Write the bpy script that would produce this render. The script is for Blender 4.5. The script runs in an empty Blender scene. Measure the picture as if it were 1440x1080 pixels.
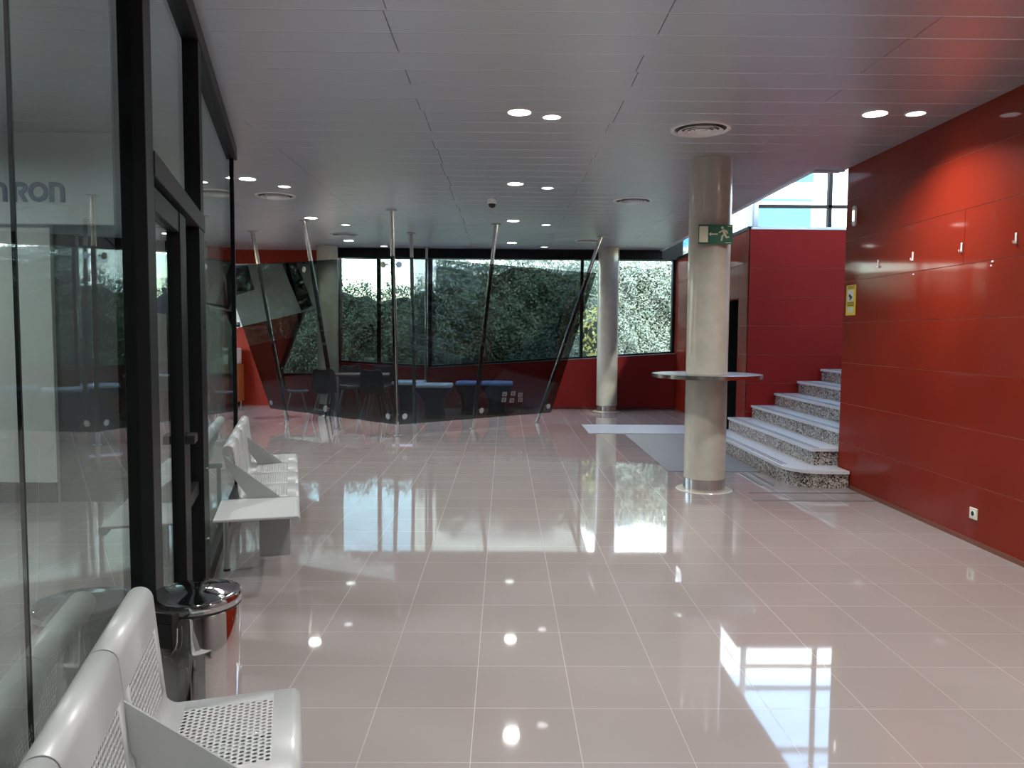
import bpy, bmesh, math, random
from mathutils import Vector, Matrix
random.seed(7)
C = bpy.context.scene.collection
sc = bpy.context.scene
PI = math.pi
H = 3.21          # ceiling height

# ------------------------------------------------------------------ materials
def nt(name):
    m = bpy.data.materials.new(name); m.use_nodes = True
    t = m.node_tree; t.nodes.clear()
    out = t.nodes.new('ShaderNodeOutputMaterial')
    return m, t, out

def pbr(name, col, rough=.5, metal=0., spec=.5, coat=0., coat_rough=.03, var=0., scale=6., bump=0., bscale=40., emit=None, estr=0.):
    m, t, out = nt(name)
    p = t.nodes.new('ShaderNodeBsdfPrincipled')
    p.inputs['Base Color'].default_value = (*col, 1)
    p.inputs['Roughness'].default_value = rough
    p.inputs['Metallic'].default_value = metal
    p.inputs['Specular IOR Level'].default_value = spec
    p.inputs['Coat Weight'].default_value = coat
    p.inputs['Coat Roughness'].default_value = coat_rough
    if emit:
        p.inputs['Emission Color'].default_value = (*emit, 1)
        p.inputs['Emission Strength'].default_value = estr
    tc = t.nodes.new('ShaderNodeTexCoord')
    if var > 0:
        n = t.nodes.new('ShaderNodeTexNoise'); n.inputs['Scale'].default_value = scale
        n.inputs['Detail'].default_value = 4
        t.links.new(tc.outputs['Object'], n.inputs['Vector'])
        r = t.nodes.new('ShaderNodeMapRange')
        r.inputs['From Min'].default_value = .3; r.inputs['From Max'].default_value = .7
        r.inputs['To Min'].default_value = 1 - var; r.inputs['To Max'].default_value = 1 + var
        t.links.new(n.outputs['Fac'], r.inputs['Value'])
        mx = t.nodes.new('ShaderNodeMix'); mx.data_type = 'RGBA'; mx.blend_type = 'MULTIPLY'
        mx.inputs['Factor'].default_value = 1
        mx.inputs['A'].default_value = (*col, 1)
        t.links.new(r.outputs['Result'], mx.inputs['B'])
        t.links.new(mx.outputs['Result'], p.inputs['Base Color'])
    if bump > 0:
        n2 = t.nodes.new('ShaderNodeTexNoise'); n2.inputs['Scale'].default_value = bscale
        t.links.new(tc.outputs['Object'], n2.inputs['Vector'])
        b = t.nodes.new('ShaderNodeBump'); b.inputs['Strength'].default_value = bump
        b.inputs['Distance'].default_value = .01
        t.links.new(n2.outputs['Fac'], b.inputs['Height'])
        t.links.new(b.outputs['Normal'], p.inputs['Normal'])
    t.links.new(p.outputs['BSDF'], out.inputs['Surface'])
    return m

def glass(name, tint, refl=(1, 1, 1), ior=1.5):
    """thin architectural glass: clear or tinted pass-through plus Fresnel reflection on both faces"""
    m, t, out = nt(name)
    tr = t.nodes.new('ShaderNodeBsdfTransparent'); tr.inputs['Color'].default_value = (*tint, 1)
    gl = t.nodes.new('ShaderNodeBsdfGlossy'); gl.inputs['Roughness'].default_value = 0.0
    gl.inputs['Color'].default_value = (*refl, 1)
    ge = t.nodes.new('ShaderNodeNewGeometry')
    mi = t.nodes.new('ShaderNodeMix'); mi.data_type = 'FLOAT'
    mi.inputs['A'].default_value = ior; mi.inputs['B'].default_value = 1 / ior
    t.links.new(ge.outputs['Backfacing'], mi.inputs['Factor'])
    fr = t.nodes.new('ShaderNodeFresnel')
    t.links.new(mi.outputs['Result'], fr.inputs['IOR'])
    ms = t.nodes.new('ShaderNodeMixShader')
    t.links.new(fr.outputs['Fac'], ms.inputs['Fac'])
    t.links.new(tr.outputs['BSDF'], ms.inputs[1]); t.links.new(gl.outputs['BSDF'], ms.inputs[2])
    t.links.new(ms.outputs['Shader'], out.inputs['Surface'])
    return m

def floor_mat():
    m, t, out = nt('polished_tile')
    p = t.nodes.new('ShaderNodeBsdfPrincipled')
    tc = t.nodes.new('ShaderNodeTexCoord')
    mp = t.nodes.new('ShaderNodeMapping'); mp.inputs['Location'].default_value = (.114 + .4, -2.655 + 4.0, 0)
    t.links.new(tc.outputs['Object'], mp.inputs['Vector'])
    b = t.nodes.new('ShaderNodeTexBrick')
    b.offset = 0.0; b.squash = 1.0
    b.inputs['Scale'].default_value = 1.0
    b.inputs['Brick Width'].default_value = .4005
    b.inputs['Row Height'].default_value = .4
    b.inputs['Mortar Size'].default_value = .0016
    b.inputs['Mortar Smooth'].default_value = .2
    b.inputs['Bias'].default_value = 0
    b.inputs['Color1'].default_value = FLOOR1; b.inputs['Color2'].default_value = FLOOR2
    b.inputs['Mortar'].default_value = (.36, .328, .317, 1)
    t.links.new(mp.outputs['Vector'], b.inputs['Vector'])
    n = t.nodes.new('ShaderNodeTexNoise'); n.inputs['Scale'].default_value = 1.7; n.inputs['Detail'].default_value = 6
    t.links.new(tc.outputs['Object'], n.inputs['Vector'])
    r = t.nodes.new('ShaderNodeMapRange'); r.inputs['From Min'].default_value = .3; r.inputs['From Max'].default_value = .7
    r.inputs['To Min'].default_value = .96; r.inputs['To Max'].default_value = 1.04
    t.links.new(n.outputs['Fac'], r.inputs['Value'])
    mx = t.nodes.new('ShaderNodeMix'); mx.data_type = 'RGBA'; mx.blend_type = 'MULTIPLY'; mx.inputs['Factor'].default_value = 1
    t.links.new(b.outputs['Color'], mx.inputs['A']); t.links.new(r.outputs['Result'], mx.inputs['B'])
    t.links.new(mx.outputs['Result'], p.inputs['Base Color'])
    r2 = t.nodes.new('ShaderNodeMapRange')
    r2.inputs['To Min'].default_value = .035; r2.inputs['To Max'].default_value = .3
    t.links.new(b.outputs['Fac'], r2.inputs['Value'])
    t.links.new(r2.outputs['Result'], p.inputs['Roughness'])
    p.inputs['IOR'].default_value = 1.72
    t.links.new(p.outputs['BSDF'], out.inputs['Surface'])
    return m

def granite_mat():
    m, t, out = nt('granite')
    p = t.nodes.new('ShaderNodeBsdfPrincipled'); p.inputs['Roughness'].default_value = .22
    tc = t.nodes.new('ShaderNodeTexCoord')
    v = t.nodes.new('ShaderNodeTexVoronoi'); v.inputs['Scale'].default_value = 75
    t.links.new(tc.outputs['Object'], v.inputs['Vector'])
    s = t.nodes.new('ShaderNodeSeparateColor'); t.links.new(v.outputs['Color'], s.inputs['Color'])
    cr = t.nodes.new('ShaderNodeValToRGB'); cr.color_ramp.interpolation = 'CONSTANT'
    e = cr.color_ramp.elements
    e[0].position = 0; e[0].color = (.035, .033, .032, 1)
    e[1].position = .2; e[1].color = (.19, .17, .155, 1)
    for pos, c in ((.42, (.36, .335, .31)), (.66, (.5, .48, .45)), (.88, (.27, .21, .18))):
        x = e.new(pos); x.color = (*c, 1)
    t.links.new(s.outputs['Red'], cr.inputs['Fac'])
    t.links.new(cr.outputs['Color'], p.inputs['Base Color'])
    t.links.new(p.outputs['BSDF'], out.inputs['Surface'])
    return m

def leaf_mat(name, c1, c2):
    m, t, out = nt(name)
    p = t.nodes.new('ShaderNodeBsdfPrincipled'); p.inputs['Roughness'].default_value = .5
    ge = t.nodes.new('ShaderNodeNewGeometry')
    cr = t.nodes.new('ShaderNodeValToRGB')
    cr.color_ramp.elements[0].color = (*c1, 1); cr.color_ramp.elements[1].color = (*c2, 1)
    t.links.new(ge.outputs['Random Per Island'], cr.inputs['Fac'])
    t.links.new(cr.outputs['Color'], p.inputs['Base Color'])
    t.links.new(p.outputs['BSDF'], out.inputs['Surface'])
    return m

FLOOR1 = (.272, .240, .231, 1); FLOOR2 = (.288, .256, .246, 1)
M = {}
M['floor'] = floor_mat()
M['ceiling'] = pbr('grey_metal_ceiling', (.58, .585, .615), .34, .6, .5)
M['red'] = pbr('red_laminate', (.21, .0165, .0055), .5, 0, .08, .32, .06, var=.10, scale=1.2)
M['red_matt'] = pbr('red_wall_paint', (.17, .010, .008), .55, 0, .2, var=.06, scale=1.5)
M['red_window_lit'] = pbr('window_lit_red_wall', (.30, .026, .010), .5, 0, .2, var=.06, scale=1.5)  # light from the side window put into a brighter, more orange red
M['red_seam'] = pbr('seam_strip', (.42, .14, .09), .4, .0, .5)
M['column'] = pbr('beige_lacquer', (.44, .425, .365), .28, 0, .5, .35, .1, var=.07, scale=9)
M['steel'] = pbr('brushed_steel', (.62, .61, .59), .2, 1)
M['steel_dark'] = pbr('satin_steel', (.45, .45, .45), .28, 1)
M['chrome'] = pbr('chrome', (.72, .70, .70), .045, 1)
M['chrome_lid'] = pbr('chrome_lid_metal', (.55, .55, .57), .05, 1)
M['black'] = pbr('black_aluminium', (.006, .0065, .007), .45, 0, .18)
M['black_matt'] = pbr('black_plastic', (.012, .012, .013), .4)
M['dark_frame'] = pbr('dark_frame_metal', (.013, .014, .015), .45, 0, .2)
M['void'] = pbr('dark_room_paint', (.006, .006, .006), .95, 0, 0)
M['granite'] = granite_mat()
M['tread'] = pbr('tread_stone', (.60, .60, .62), .14, 0, .5, var=.12, scale=60)
M['strip'] = pbr('grip_strip', (.07, .07, .075), .6)
M['bench'] = pbr('pale_grey_powder_coat', (.45, .465, .465), .38, .1, .5)
M['bench_side'] = pbr('grey_powder_coat', (.36, .375, .37), .38, .15, .5)
M['white'] = pbr('white_plastic', (.78, .77, .74), .35)
M['white_wall'] = pbr('white_wall_paint', (.62, .65, .62), .6)
M['grey_wall'] = pbr('grey_wall_paint', (.10, .10, .10), .6)
M['pink_wall'] = pbr('pale_mauve_wall', (.50, .42, .43), .6)
M['rear_wall'] = pbr('rear_wall_paint', (.30, .27, .26), .7)
M['navy'] = pbr('navy_letters', (.018, .035, .12), .45)
M['purple'] = pbr('purple_disc', (.10, .02, .16), .4)
M['green'] = pbr('sign_green', (.006, .11, .055), .4)
M['cream'] = pbr('photoluminescent_cream', (.66, .68, .52), .5)
M['yellow'] = pbr('sticker_yellow', (.80, .58, .02), .4)
M['mat'] = pbr('dark_entrance_mat', (.13, .125, .13), .5, var=.15, scale=30)
M['mat_pale'] = pbr('pale_entrance_mat', (.38, .40, .46), .35, var=.1, scale=30)
M['wood'] = pbr('orange_wood', (.36, .11, .03), .4, var=.2, scale=4)
M['wood_table'] = pbr('brown_table_wood', (.22, .12, .07), .3)
M['shell'] = pbr('dark_chair_shell', (.035, .03, .03), .4)
M['blue_seat'] = pbr('blue_upholstery', (.10, .18, .48), .7)
M['blue_side'] = pbr('navy_upholstery', (.006, .012, .05), .7)
M['blue_top'] = pbr('blue_upholstery_highlight', (.45, .58, .85), .5)  # paler blue paints the highlight on the seat tops
M['decal'] = pbr('grey_decal', (.20, .19, .19), .5)
M['glass_window'] = glass('window_glass', (.94, .96, .95))
M['glass_hall'] = glass('grey_partition_glass', (.80, .84, .83), (.92, 1.0, .98), 1.45)
M['glass_screen'] = glass('dark_tinted_glass', (.38, .42, .41), (1, 1, 1), 1.38)
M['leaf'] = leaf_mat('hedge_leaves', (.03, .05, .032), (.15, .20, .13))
M['leaf_sunlit'] = leaf_mat('sunlit_hedge_leaves', (.15, .19, .14), (.28, .33, .24))  # sunlight on the right hedge put into paler leaf colours
M['leaf_yellow'] = leaf_mat('yellow_leaves', (.30, .30, .05), (.62, .55, .14))
M['hedge_core'] = pbr('hedge_core_green', (.04, .055, .032), .9)
M['ground'] = pbr('garden_soil', (.20, .19, .15), .9, var=.3, scale=3)
M['facade'] = pbr('white_facade', (.82, .82, .80), .6)
M['facade_blue'] = pbr('blue_facade_panel', (.06, .20, .46), .9, 0, .1)
M['facade_grey'] = pbr('grey_facade_band', (.42, .45, .5), .5)
M['lamp'] = pbr('lamp_lens', (.9, .9, .88), .4, emit=(1, .96, .9), estr=14)
M['lamp_dim'] = pbr('small_lamp_lens', (.9, .9, .9), .4, emit=(.95, .97, 1), estr=1.6)
M['joint'] = pbr('groove_edge_highlight', (.75, .75, .76), .4)  # pale tone paints the light caught by the groove edges
M['roof'] = pbr('roof_plaster', (.55, .55, .55), .8)

# ------------------------------------------------------------------ mesh helpers
def newbm(): return bmesh.new()

def box(bm, c, s, rot=None):
    r = bmesh.ops.create_cube(bm, size=1)
    mat = Matrix.Translation(Vector(c)) @ (rot.to_4x4() if rot else Matrix.Identity(4)) @ Matrix.Diagonal((*s, 1))
    bmesh.ops.transform(bm, matrix=mat, verts=r['verts'])

def bx(bm, x0, x1, y0, y1, z0, z1):
    box(bm, ((x0 + x1) / 2, (y0 + y1) / 2, (z0 + z1) / 2), (abs(x1 - x0), abs(y1 - y0), abs(z1 - z0)))

def tube(bm, p0, p1, r, n=16, r2=None):
    p0 = Vector(p0); p1 = Vector(p1); d = p1 - p0
    q = d.to_track_quat('Z', 'Y').to_matrix().to_4x4()
    res = bmesh.ops.create_cone(bm, cap_ends=True, segments=n, radius1=r, radius2=r if r2 is None else r2, depth=d.length)
    bmesh.ops.transform(bm, matrix=Matrix.Translation((p0 + p1) / 2) @ q, verts=res['verts'])

def pathtube(bm, pts, r, n=10):
    pts = [Vector(p) for p in pts]
    rings = []
    for i, p in enumerate(pts):
        a = pts[max(i - 1, 0)]; b = pts[min(i + 1, len(pts) - 1)]
        q = (b - a).to_track_quat('Z', 'Y').to_matrix()
        rings.append([bm.verts.new(p + q @ Vector((r * math.cos(2 * PI * k / n), r * math.sin(2 * PI * k / n), 0))) for k in range(n)])
    for i in range(len(rings) - 1):
        for k in range(n):
            bm.faces.new((rings[i][k], rings[i][(k + 1) % n], rings[i + 1][(k + 1) % n], rings[i + 1][k]))
    bm.faces.new(rings[0][::-1]); bm.faces.new(rings[-1])

def lathe(bm, prof, c=(0, 0, 0), n=32, closed=False):
    c = Vector(c); rings = []
    for r, z in prof:
        if r < 1e-6: rings.append([bm.verts.new(c + Vector((0, 0, z)))])
        else: rings.append([bm.verts.new(c + Vector((r * math.cos(2 * PI * k / n), r * math.sin(2 * PI * k / n), z))) for k in range(n)])
    pairs = list(zip(rings[:-1], rings[1:]))
    if closed: pairs.append((rings[-1], rings[0]))
    for a, b in pairs:
        for k in range(n):
            k2 = (k + 1) % n
            if len(a) == 1 and len(b) == 1: continue
            if len(a) == 1: bm.faces.new((a[0], b[k2], b[k]))
            elif len(b) == 1: bm.faces.new((a[k], a[k2], b[0]))
            else: bm.faces.new((a[k], a[k2], b[k2], b[k]))

def prism(bm, pts, off):
    """polygon given as 3D points, extruded by vector off"""
    off = Vector(off)
    a = [bm.verts.new(Vector(p)) for p in pts]; b = [bm.verts.new(Vector(p) + off) for p in pts]
    n = len(pts)
    bm.faces.new(a[::-1]); bm.faces.new(b)
    for i in range(n):
        bm.faces.new((a[i], a[(i + 1) % n], b[(i + 1) % n], b[i]))

def obj(name, bm, mat, parent=None, smooth=None, bevel=0, matrix=None, recalc=True):
    if recalc: bmesh.ops.recalc_face_normals(bm, faces=bm.faces)
    me = bpy.data.meshes.new(name); bm.to_mesh(me); bm.free()
    me.materials.append(mat)
    if smooth is not None:
        for p in me.polygons: p.use_smooth = True
        me.set_sharp_from_angle(angle=math.radians(smooth))
    o = bpy.data.objects.new(name, me); C.objects.link(o)
    if parent: o.parent = parent
    if matrix is not None: o.matrix_basis = matrix
    if bevel:
        b = o.modifiers.new('bevel', 'BEVEL'); b.width = bevel; b.segments = 2; b.limit_method = 'ANGLE'
    return o

def tag(o, label, cat, group=None):
    o['label'] = label; o['category'] = cat
    if group: o['group'] = group
    return o

def thing(name, label, cat, loc=(0, 0, 0), rotz=0, group=None):
    o = bpy.data.objects.new(name, None); C.objects.link(o)
    o.empty_display_size = .1
    o.location = loc; o.rotation_euler = (0, 0, rotz)
    return tag(o, label, cat, group)

def struct(name, bm=None, mat=None, label=None, **k):
    if bm is None:
        o = bpy.data.objects.new(name, None); C.objects.link(o)
    else:
        o = obj(name, bm, mat, **k)
    o['kind'] = 'structure'
    if label: o['label'] = label
    return o

def dup(root, loc, rotz, label, group=None):
    r = root.copy(); C.objects.link(r); r.location = loc; r.rotation_euler = (0, 0, rotz); r['label'] = label
    if group: r['group'] = group
    for ch in list(root.children):
        c = ch.copy(); C.objects.link(c); c.parent = r
        for g in list(ch.children):
            d = g.copy(); C.objects.link(d); d.parent = c
    return r

# ------------------------------------------------------------------ camera
cam = bpy.data.cameras.new('camera'); co = bpy.data.objects.new('camera', cam); C.objects.link(co)
cam.sensor_fit = 'HORIZONTAL'; cam.sensor_width = 36; F = 1086.
cam.lens = 36 * F / 1440; cam.clip_start = .05; cam.clip_end = 400
CAMH = 1.524
a = Vector(((710 - 720) / F, (469 - 540) / F, 1)).normalized()
dn = a.cross(Vector((1, .007, 0))).normalized()
if dn.y < 0: dn = -dn
b_ = dn.cross(a)
if b_.x < 0: b_ = -b_
R = Matrix((b_, a, -dn))              # world axes in camera coordinates
right = R @ Vector((1, 0, 0)); up = R @ Vector((0, -1, 0)); back = R @ Vector((0, 0, -1))
mw = Matrix(((right.x, up.x, back.x, 0), (right.y, up.y, back.y, 0), (right.z, up.z, back.z, CAMH), (0, 0, 0, 1)))
co.matrix_world = mw
sc.camera = co

# ------------------------------------------------------------------ room shell
XR = 3.46; YB = 15.8; YF = -4.0
bm = newbm(); bx(bm, -7.6, 6.2, YF - .1, 16.3, -.12, 0)
struct('floor', bm, M['floor'])

# ceiling of long metal strips with fine grooves, cut away over the stairs
def ceiling():
    bm = newbm()
    pitch = .305; y = 4.17 - pitch * 27; g = .007; d = .009
    joints = [-6.2, -3.55, -2.1, -.63, .85, 2.3]
    k = 0
    while y < 16.1:
        y1 = y + pitch
        xm = 3.10 if y > 7.9 else XR
        # groove edges as a lowered profile along the strip
        prof = [(y, H + d), (y + g * .35, H + d), (y + g, H), (y1 - g, H), (y1 - g * .35, H + d), (y1, H + d)]
        # strips break at the lengthwise joints
        rnd = random.Random(k)
        xs = [-7.5]
        for j in joints:
            jj = j + (-.02 if rnd.random() < .5 else 0)
            if rnd.random() < .72 and jj < xm - .3: xs.append(jj)
        xs.append(xm)
        for x0, x1 in zip(xs[:-1], xs[1:]):
            xa = x0 + .0025; xb = x1 - .0025
            A = [bm.verts.new((xa, yy, zz)) for yy, zz in prof]; B = [bm.verts.new((xb, yy, zz)) for yy, zz in prof]
            for i in range(len(prof) - 1): bm.faces.new((A[i], A[i + 1], B[i + 1], B[i]))
            ta = [bm.verts.new((xa, y, H + .05)), bm.verts.new((xa, y1, H + .05))]
            tb = [bm.verts.new((xb, y, H + .05)), bm.verts.new((xb, y1, H + .05))]
            bm.faces.new((ta[0], ta[1], tb[1], tb[0]))
            bm.faces.new((A[0], ta[0], tb[0], B[0])); bm.faces.new((A[-1], B[-1], tb[1], ta[1]))
            bm.faces.new((ta[0], A[0], A[1], A[2], A[3], A[4], A[5], ta[1]))
            bm.faces.new((tb[1], B[5], B[4], B[3], B[2], B[1], B[0], tb[0]))
        y = y1; k += 1
    return bm
cl = struct('ceiling', ceiling(), M['ceiling'])
bm = newbm(); y_ = 4.17 - .305 * 27
while y_ < 16.1:
    bx(bm, -7.5, 3.10 if y_ > 7.9 else XR, y_ - .0055, y_ + .0055, H + .0015, H + .02); y_ += .305
obj('groove_highlight', bm, M['joint'], cl)  # strips draw a painted highlight along the ceiling grooves
bm = newbm(); bx(bm, -7.6, 3.10, 7.95, 16.3, H + .06, H + .3); bx(bm, -7.6, XR + .1, YF - .1, 7.95, H + .06, H + .3)
struct('ceiling_slab', bm, M['void'])
bm = newbm(); bx(bm, 3.10, 3.15, 8.0, 15.7, H - .02, H + .3)
struct('trim_1', bm, pbr('pale_fascia', (.78, .77, .79), .4), 'pale grey fascia along the cut edge of the ceiling')
bm = newbm(); prism(bm, [(3.15, 7.97, H - .015), (3.46, 7.97, H - .015), (3.46, 7.995, H - .015), (3.15, 7.995, H - .015)], (0, 0, .315))
struct('trim_2', bm, M['ceiling'])

# right wall of red laminate boards with pale seams
def board_wall(x0, x1, y0, y1, zs, vs_by_row, axis, g=.004):
    """boards between seam heights zs; axis 'Y' = wall runs along Y, 'X' = along X"""
    bm = newbm()
    for i in range(len(zs) - 1):
        cuts = vs_by_row.get(i, [])
        lo, hi = (y0, y1) if axis == 'Y' else (x0, x1)
        cs = [lo] + [c for c in cuts if lo < c < hi] + [hi]
        for a0, a1 in zip(cs[:-1], cs[1:]):
            ea = g / 2 if a0 != lo else 0; eb = g / 2 if a1 != hi else 0
            if axis == 'Y': bx(bm, x0, x1, a0 + ea, a1 - eb, zs[i] + g / 2, zs[i + 1] - g / 2)
            else: bx(bm, a0 + ea, a1 - eb, y0, y1, zs[i] + g / 2, zs[i + 1] - g / 2)
    return bm
zs = [0.02] + [.43 + .41 * k for k in range(7)] + [H + .3]
vs = {1: [2.6], 2: [4.2], 3: [3.0], 4: [4.9], 5: [5.85], 6: [3.6]}
w = struct('wall_right', board_wall(XR, XR + .05, 3.4, 7.9, zs, vs, 'Y'), M['red'], bevel=.0015)
bm = newbm(); bx(bm, XR + .004, XR + .14, 3.4, 7.9, 0, H + .3); obj('seam_backing', bm, M['red_seam'], w)
bm = newbm(); bx(bm, XR, XR + .14, YF, 3.39, 0, H + .3); struct('wall_right_near', bm, M['rear_wall'])
bm = newbm(); bx(bm, XR - .012, XR, 3.4, 7.6, 0, .035)
struct('baseboard_right', bm, pbr('copper_skirting', (.20, .07, .045), .4, .3))

# rear side of the hall (behind the camera)
bm = newbm(); bx(bm, -7.6, XR + .2, YF - .1, YF, 0, H + .3)
struct('wall_front', bm, M['rear_wall'])

# wall beside the stairs: W1 along Y at XR (from Y 11 to 15.8) with dark doorway, W2 across at Y 11
ZT = 3.02
w1z = [0.02, .43, .84, 1.25, 1.66, 2.07, 2.55, ZT]
bm = board_wall(XR, XR + .1, 11.06, 11.47, w1z, {}, 'Y')
b2 = newbm()
for i in range(len(w1z) - 1):
    bx(bm, XR, XR + .1, 12.75, 14.1 - .002, w1z[i] + .002, w1z[i + 1] - .002)
    bx(bm, XR, XR + .1, 14.1 + .002, 15.75, w1z[i] + .002, w1z[i + 1] - .002)
b2.free()
bx(bm, XR, XR + .1, 11.472, 12.748, 2.07 + .002, 2.55 - .002); bx(bm, XR, XR + .1, 11.472, 12.748, 2.55 + .002, ZT - .002)
w = struct('wall_stair_left', bm, M['red'], bevel=.0015)
bm = newbm(); bx(bm, XR + .02, XR + .16, 11.06, 11.47, 0, ZT); bx(bm, XR + .02, XR + .16, 12.75, 15.75, 0, ZT); bx(bm, XR + .02, XR + .16, 11.47, 12.75, 2.07, ZT)
obj('seam_backing', bm, M['red_seam'], w)
bm = newbm(); bx(bm, XR - .01, XR + .17, 11.06, 15.75, ZT, ZT + .05)
obj('wall_cap', bm, M['black'], w)
d1 = struct('door_1', None, None, 'black doorway in the red wall left of the stairs')
bm = newbm(); bx(bm, XR + .17, XR + .21, 11.3, 12.9, 0, 2.2); obj('door_leaf', bm, M['void'], d1)
w2z = [0.02, .43, .84, 1.25, 1.66, 2.07, 2.48, ZT]
w = struct('wall_stair_back', board_wall(XR + .003, 7.2, 11.0, 11.05, w2z, {}, 'X'), pbr('deep_red_laminate', (.235, .010, .007), .5, 0, .15, var=.08, scale=1.3), bevel=.0015)
bm = newbm(); bx(bm, XR + .003, 7.2, 11.006, 11.15, 0, ZT); obj('seam_backing', bm, M['red_seam'], w)
bm = newbm(); bx(bm, XR + .03, 7.2, 10.99, 11.17, ZT, ZT + .035); obj('wall_ledge', bm, M['facade'], w)

# stair well upper shell
bm = newbm(); bx(bm, 7.2, 7.3, 7.0, 11.2, 0, 6.2); struct('wall_stair_right', bm, M['white_wall'])
w8 = struct('window_skylight_added', None, None, 'unseen skylight added over the stairwell to brighten the steps')  # glass roof added to light the stairs from above
bm = newbm(); bx(bm, 3.0, 7.3, 7.9, 16.2, 6.1, 6.112); obj('pane', bm, M['glass_window'], w8)
for y_ in (7.9, 9.5, 11.05, 13.6, 16.1):
    bm = newbm(); bx(bm, 3.0, 7.3, y_, y_ + .08, 6.02, 6.1); obj('mullion', bm, M['dark_frame'], w8)
bm = newbm(); bx(bm, XR + .1, 7.2, 7.75, 7.9, 0, 6.1); bx(bm, 3.0, XR + .1, 7.75, 7.9, H + .32, 6.1); struct('wall_stair_front', bm, M['white_wall'])
bm = newbm(); bx(bm, 3.0, 3.1, 7.92, 16.0, H + .3, 6.1); struct('wall_void_left', bm, M['white_wall'])

# upper glazing above the stairs
wn = struct('window_1', None, None, 'upper stairwell glazing above the red wall')
def bar_obj(name, mat, parent, *b):
    bm = newbm(); bx(bm, *b); return obj(name, bm, mat, parent)
bar_obj('transom', M['dark_frame'], wn, XR + .1, 7.2, 11.05, 11.11, 3.33, 3.375)
bar_obj('mullion', M['dark_frame'], wn, 4.58, 4.63, 11.05, 11.13, ZT + .04, 6.1)
bar_obj('mullion', M['dark_frame'], wn, 6.0, 6.05, 11.05, 11.13, ZT + .04, 6.1)
bar_obj('corner_post', M['facade_grey'], wn, XR + .06, XR + .12, 11.04, 11.13, ZT + .05, 6.1)
bar_obj('pane', M['glass_window'], wn, XR + .12, 7.2, 11.075, 11.085, ZT + .04, 6.1)
wn = struct('window_2', None, None, 'clerestory glazing above the side wall with doorway')
bar_obj('pane', M['glass_window'], wn, XR + .07, XR + .08, 11.13, 15.7, ZT + .05, 6.1)
bar_obj('mullion', M['dark_frame'], wn, XR + .05, XR + .1, 13.4, 13.45, ZT + .05, 6.1)
bar_obj('mullion', M['dark_frame'], wn, XR + .05, XR + .1, 15.65, 15.75, ZT + .05, 6.1)

# back facade: sloping red parapet, black header, glazed band
def zsill(x):   # sill height along the facade
    if x > -1.5: return .82 + (x + 1.5) / 4.96 * .32
    return .82 + (-1.5 - x) * .05
bm = newbm()
for xa, xb in ((-1.53, XR), (-3.4, -1.53)):
    prism(bm, [(xa, YB - .2, 0), (xb, YB - .2, 0), (xb, YB - .2, zsill(xb)), (xa, YB - .2, zsill(xa))], (0, .3, 0))
struct('wall_back', bm, M['red_matt'])
bm = newbm(); bx(bm, -3.4, XR - .02, YB - .22, YB - .2, 0, .05); struct('baseboard_back', bm, pbr('dark_red_skirting', (.09, .008, .01), .4))
bm = newbm(); bx(bm, -3.4, XR + .1, YB - .2, YB + .1, 3.02, 3.5); bx(bm, 3.13, XR + .02, YB - .22, YB - .2, 3.02, 3.6); struct('trim_3', bm, M['black'], 'black header above the garden windows')
w3 = struct('window_3', None, None, 'wide garden window with sloping sill')
for xa, xb in ((-1.48, 1.53), (1.59, XR - .03)):
    bm = newbm(); prism(bm, [(xa, YB, zsill(xa) + .04), (xb, YB, zsill(xb) + .04), (xb, YB, 3.02), (xa, YB, 3.02)], (0, .012, 0)); obj('pane', bm, M['glass_window'], w3)
bar_obj('mullion', M['black'], w3, 1.53, 1.59, YB - .05, YB + .06, zsill(1.5), 3.02)
bar_obj('mullion', M['black'], w3, XR - .06, XR, YB - .06, YB + .08, zsill(3.4), 3.5)
bar_obj('mullion', M['black'], w3, -1.56, -1.48, YB - .06, YB + .06, zsill(-1.5), 3.02)
bm = newbm(); prism(bm, [(-1.5, YB - .06, zsill(-1.5)), (XR, YB - .06, zsill(XR)), (XR, YB - .06, zsill(XR) + .045), (-1.5, YB - .06, zsill(-1.5) + .045)], (0, .14, 0)); obj('sill_frame', bm, M['black'], w3)
bm = newbm(); prism(bm, [(-1.5, YB - .2, zsill(-1.5)), (XR, YB - .2, zsill(XR)), (XR, YB - .2, zsill(XR) + .012), (-1.5, YB - .2, zsill(-1.5) + .012)], (0, .14, 0)); obj('window_sill', bm, M['steel_dark'], w3)
w4 = struct('window_4', None, None, 'narrower garden window left of the wide one')
for xa, xb in ((-3.36, -2.6), (-2.53, -1.58)):
    bm = newbm(); prism(bm, [(xa, YB, zsill(xa) + .04), (xb, YB, zsill(xb) + .04), (xb, YB, 3.02), (xa, YB, 3.02)], (0, .012, 0)); obj('pane', bm, M['glass_window'], w4)
bar_obj('mullion', M['black'], w4, -2.6, -2.53, YB - .05, YB + .06, .82, 3.02)
bar_obj('mullion', M['black'], w4, -3.42, -3.36, YB - .05, YB + .06, .82, 3.02)
bm = newbm(); prism(bm, [(-3.4, YB - .06, zsill(-3.4)), (-1.5, YB - .06, zsill(-1.5)), (-1.5, YB - .06, zsill(-1.5) + .045), (-3.4, YB - .06, zsill(-3.4) + .045)], (0, .14, 0)); obj('sill_frame', bm, M['black'], w4)

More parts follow.
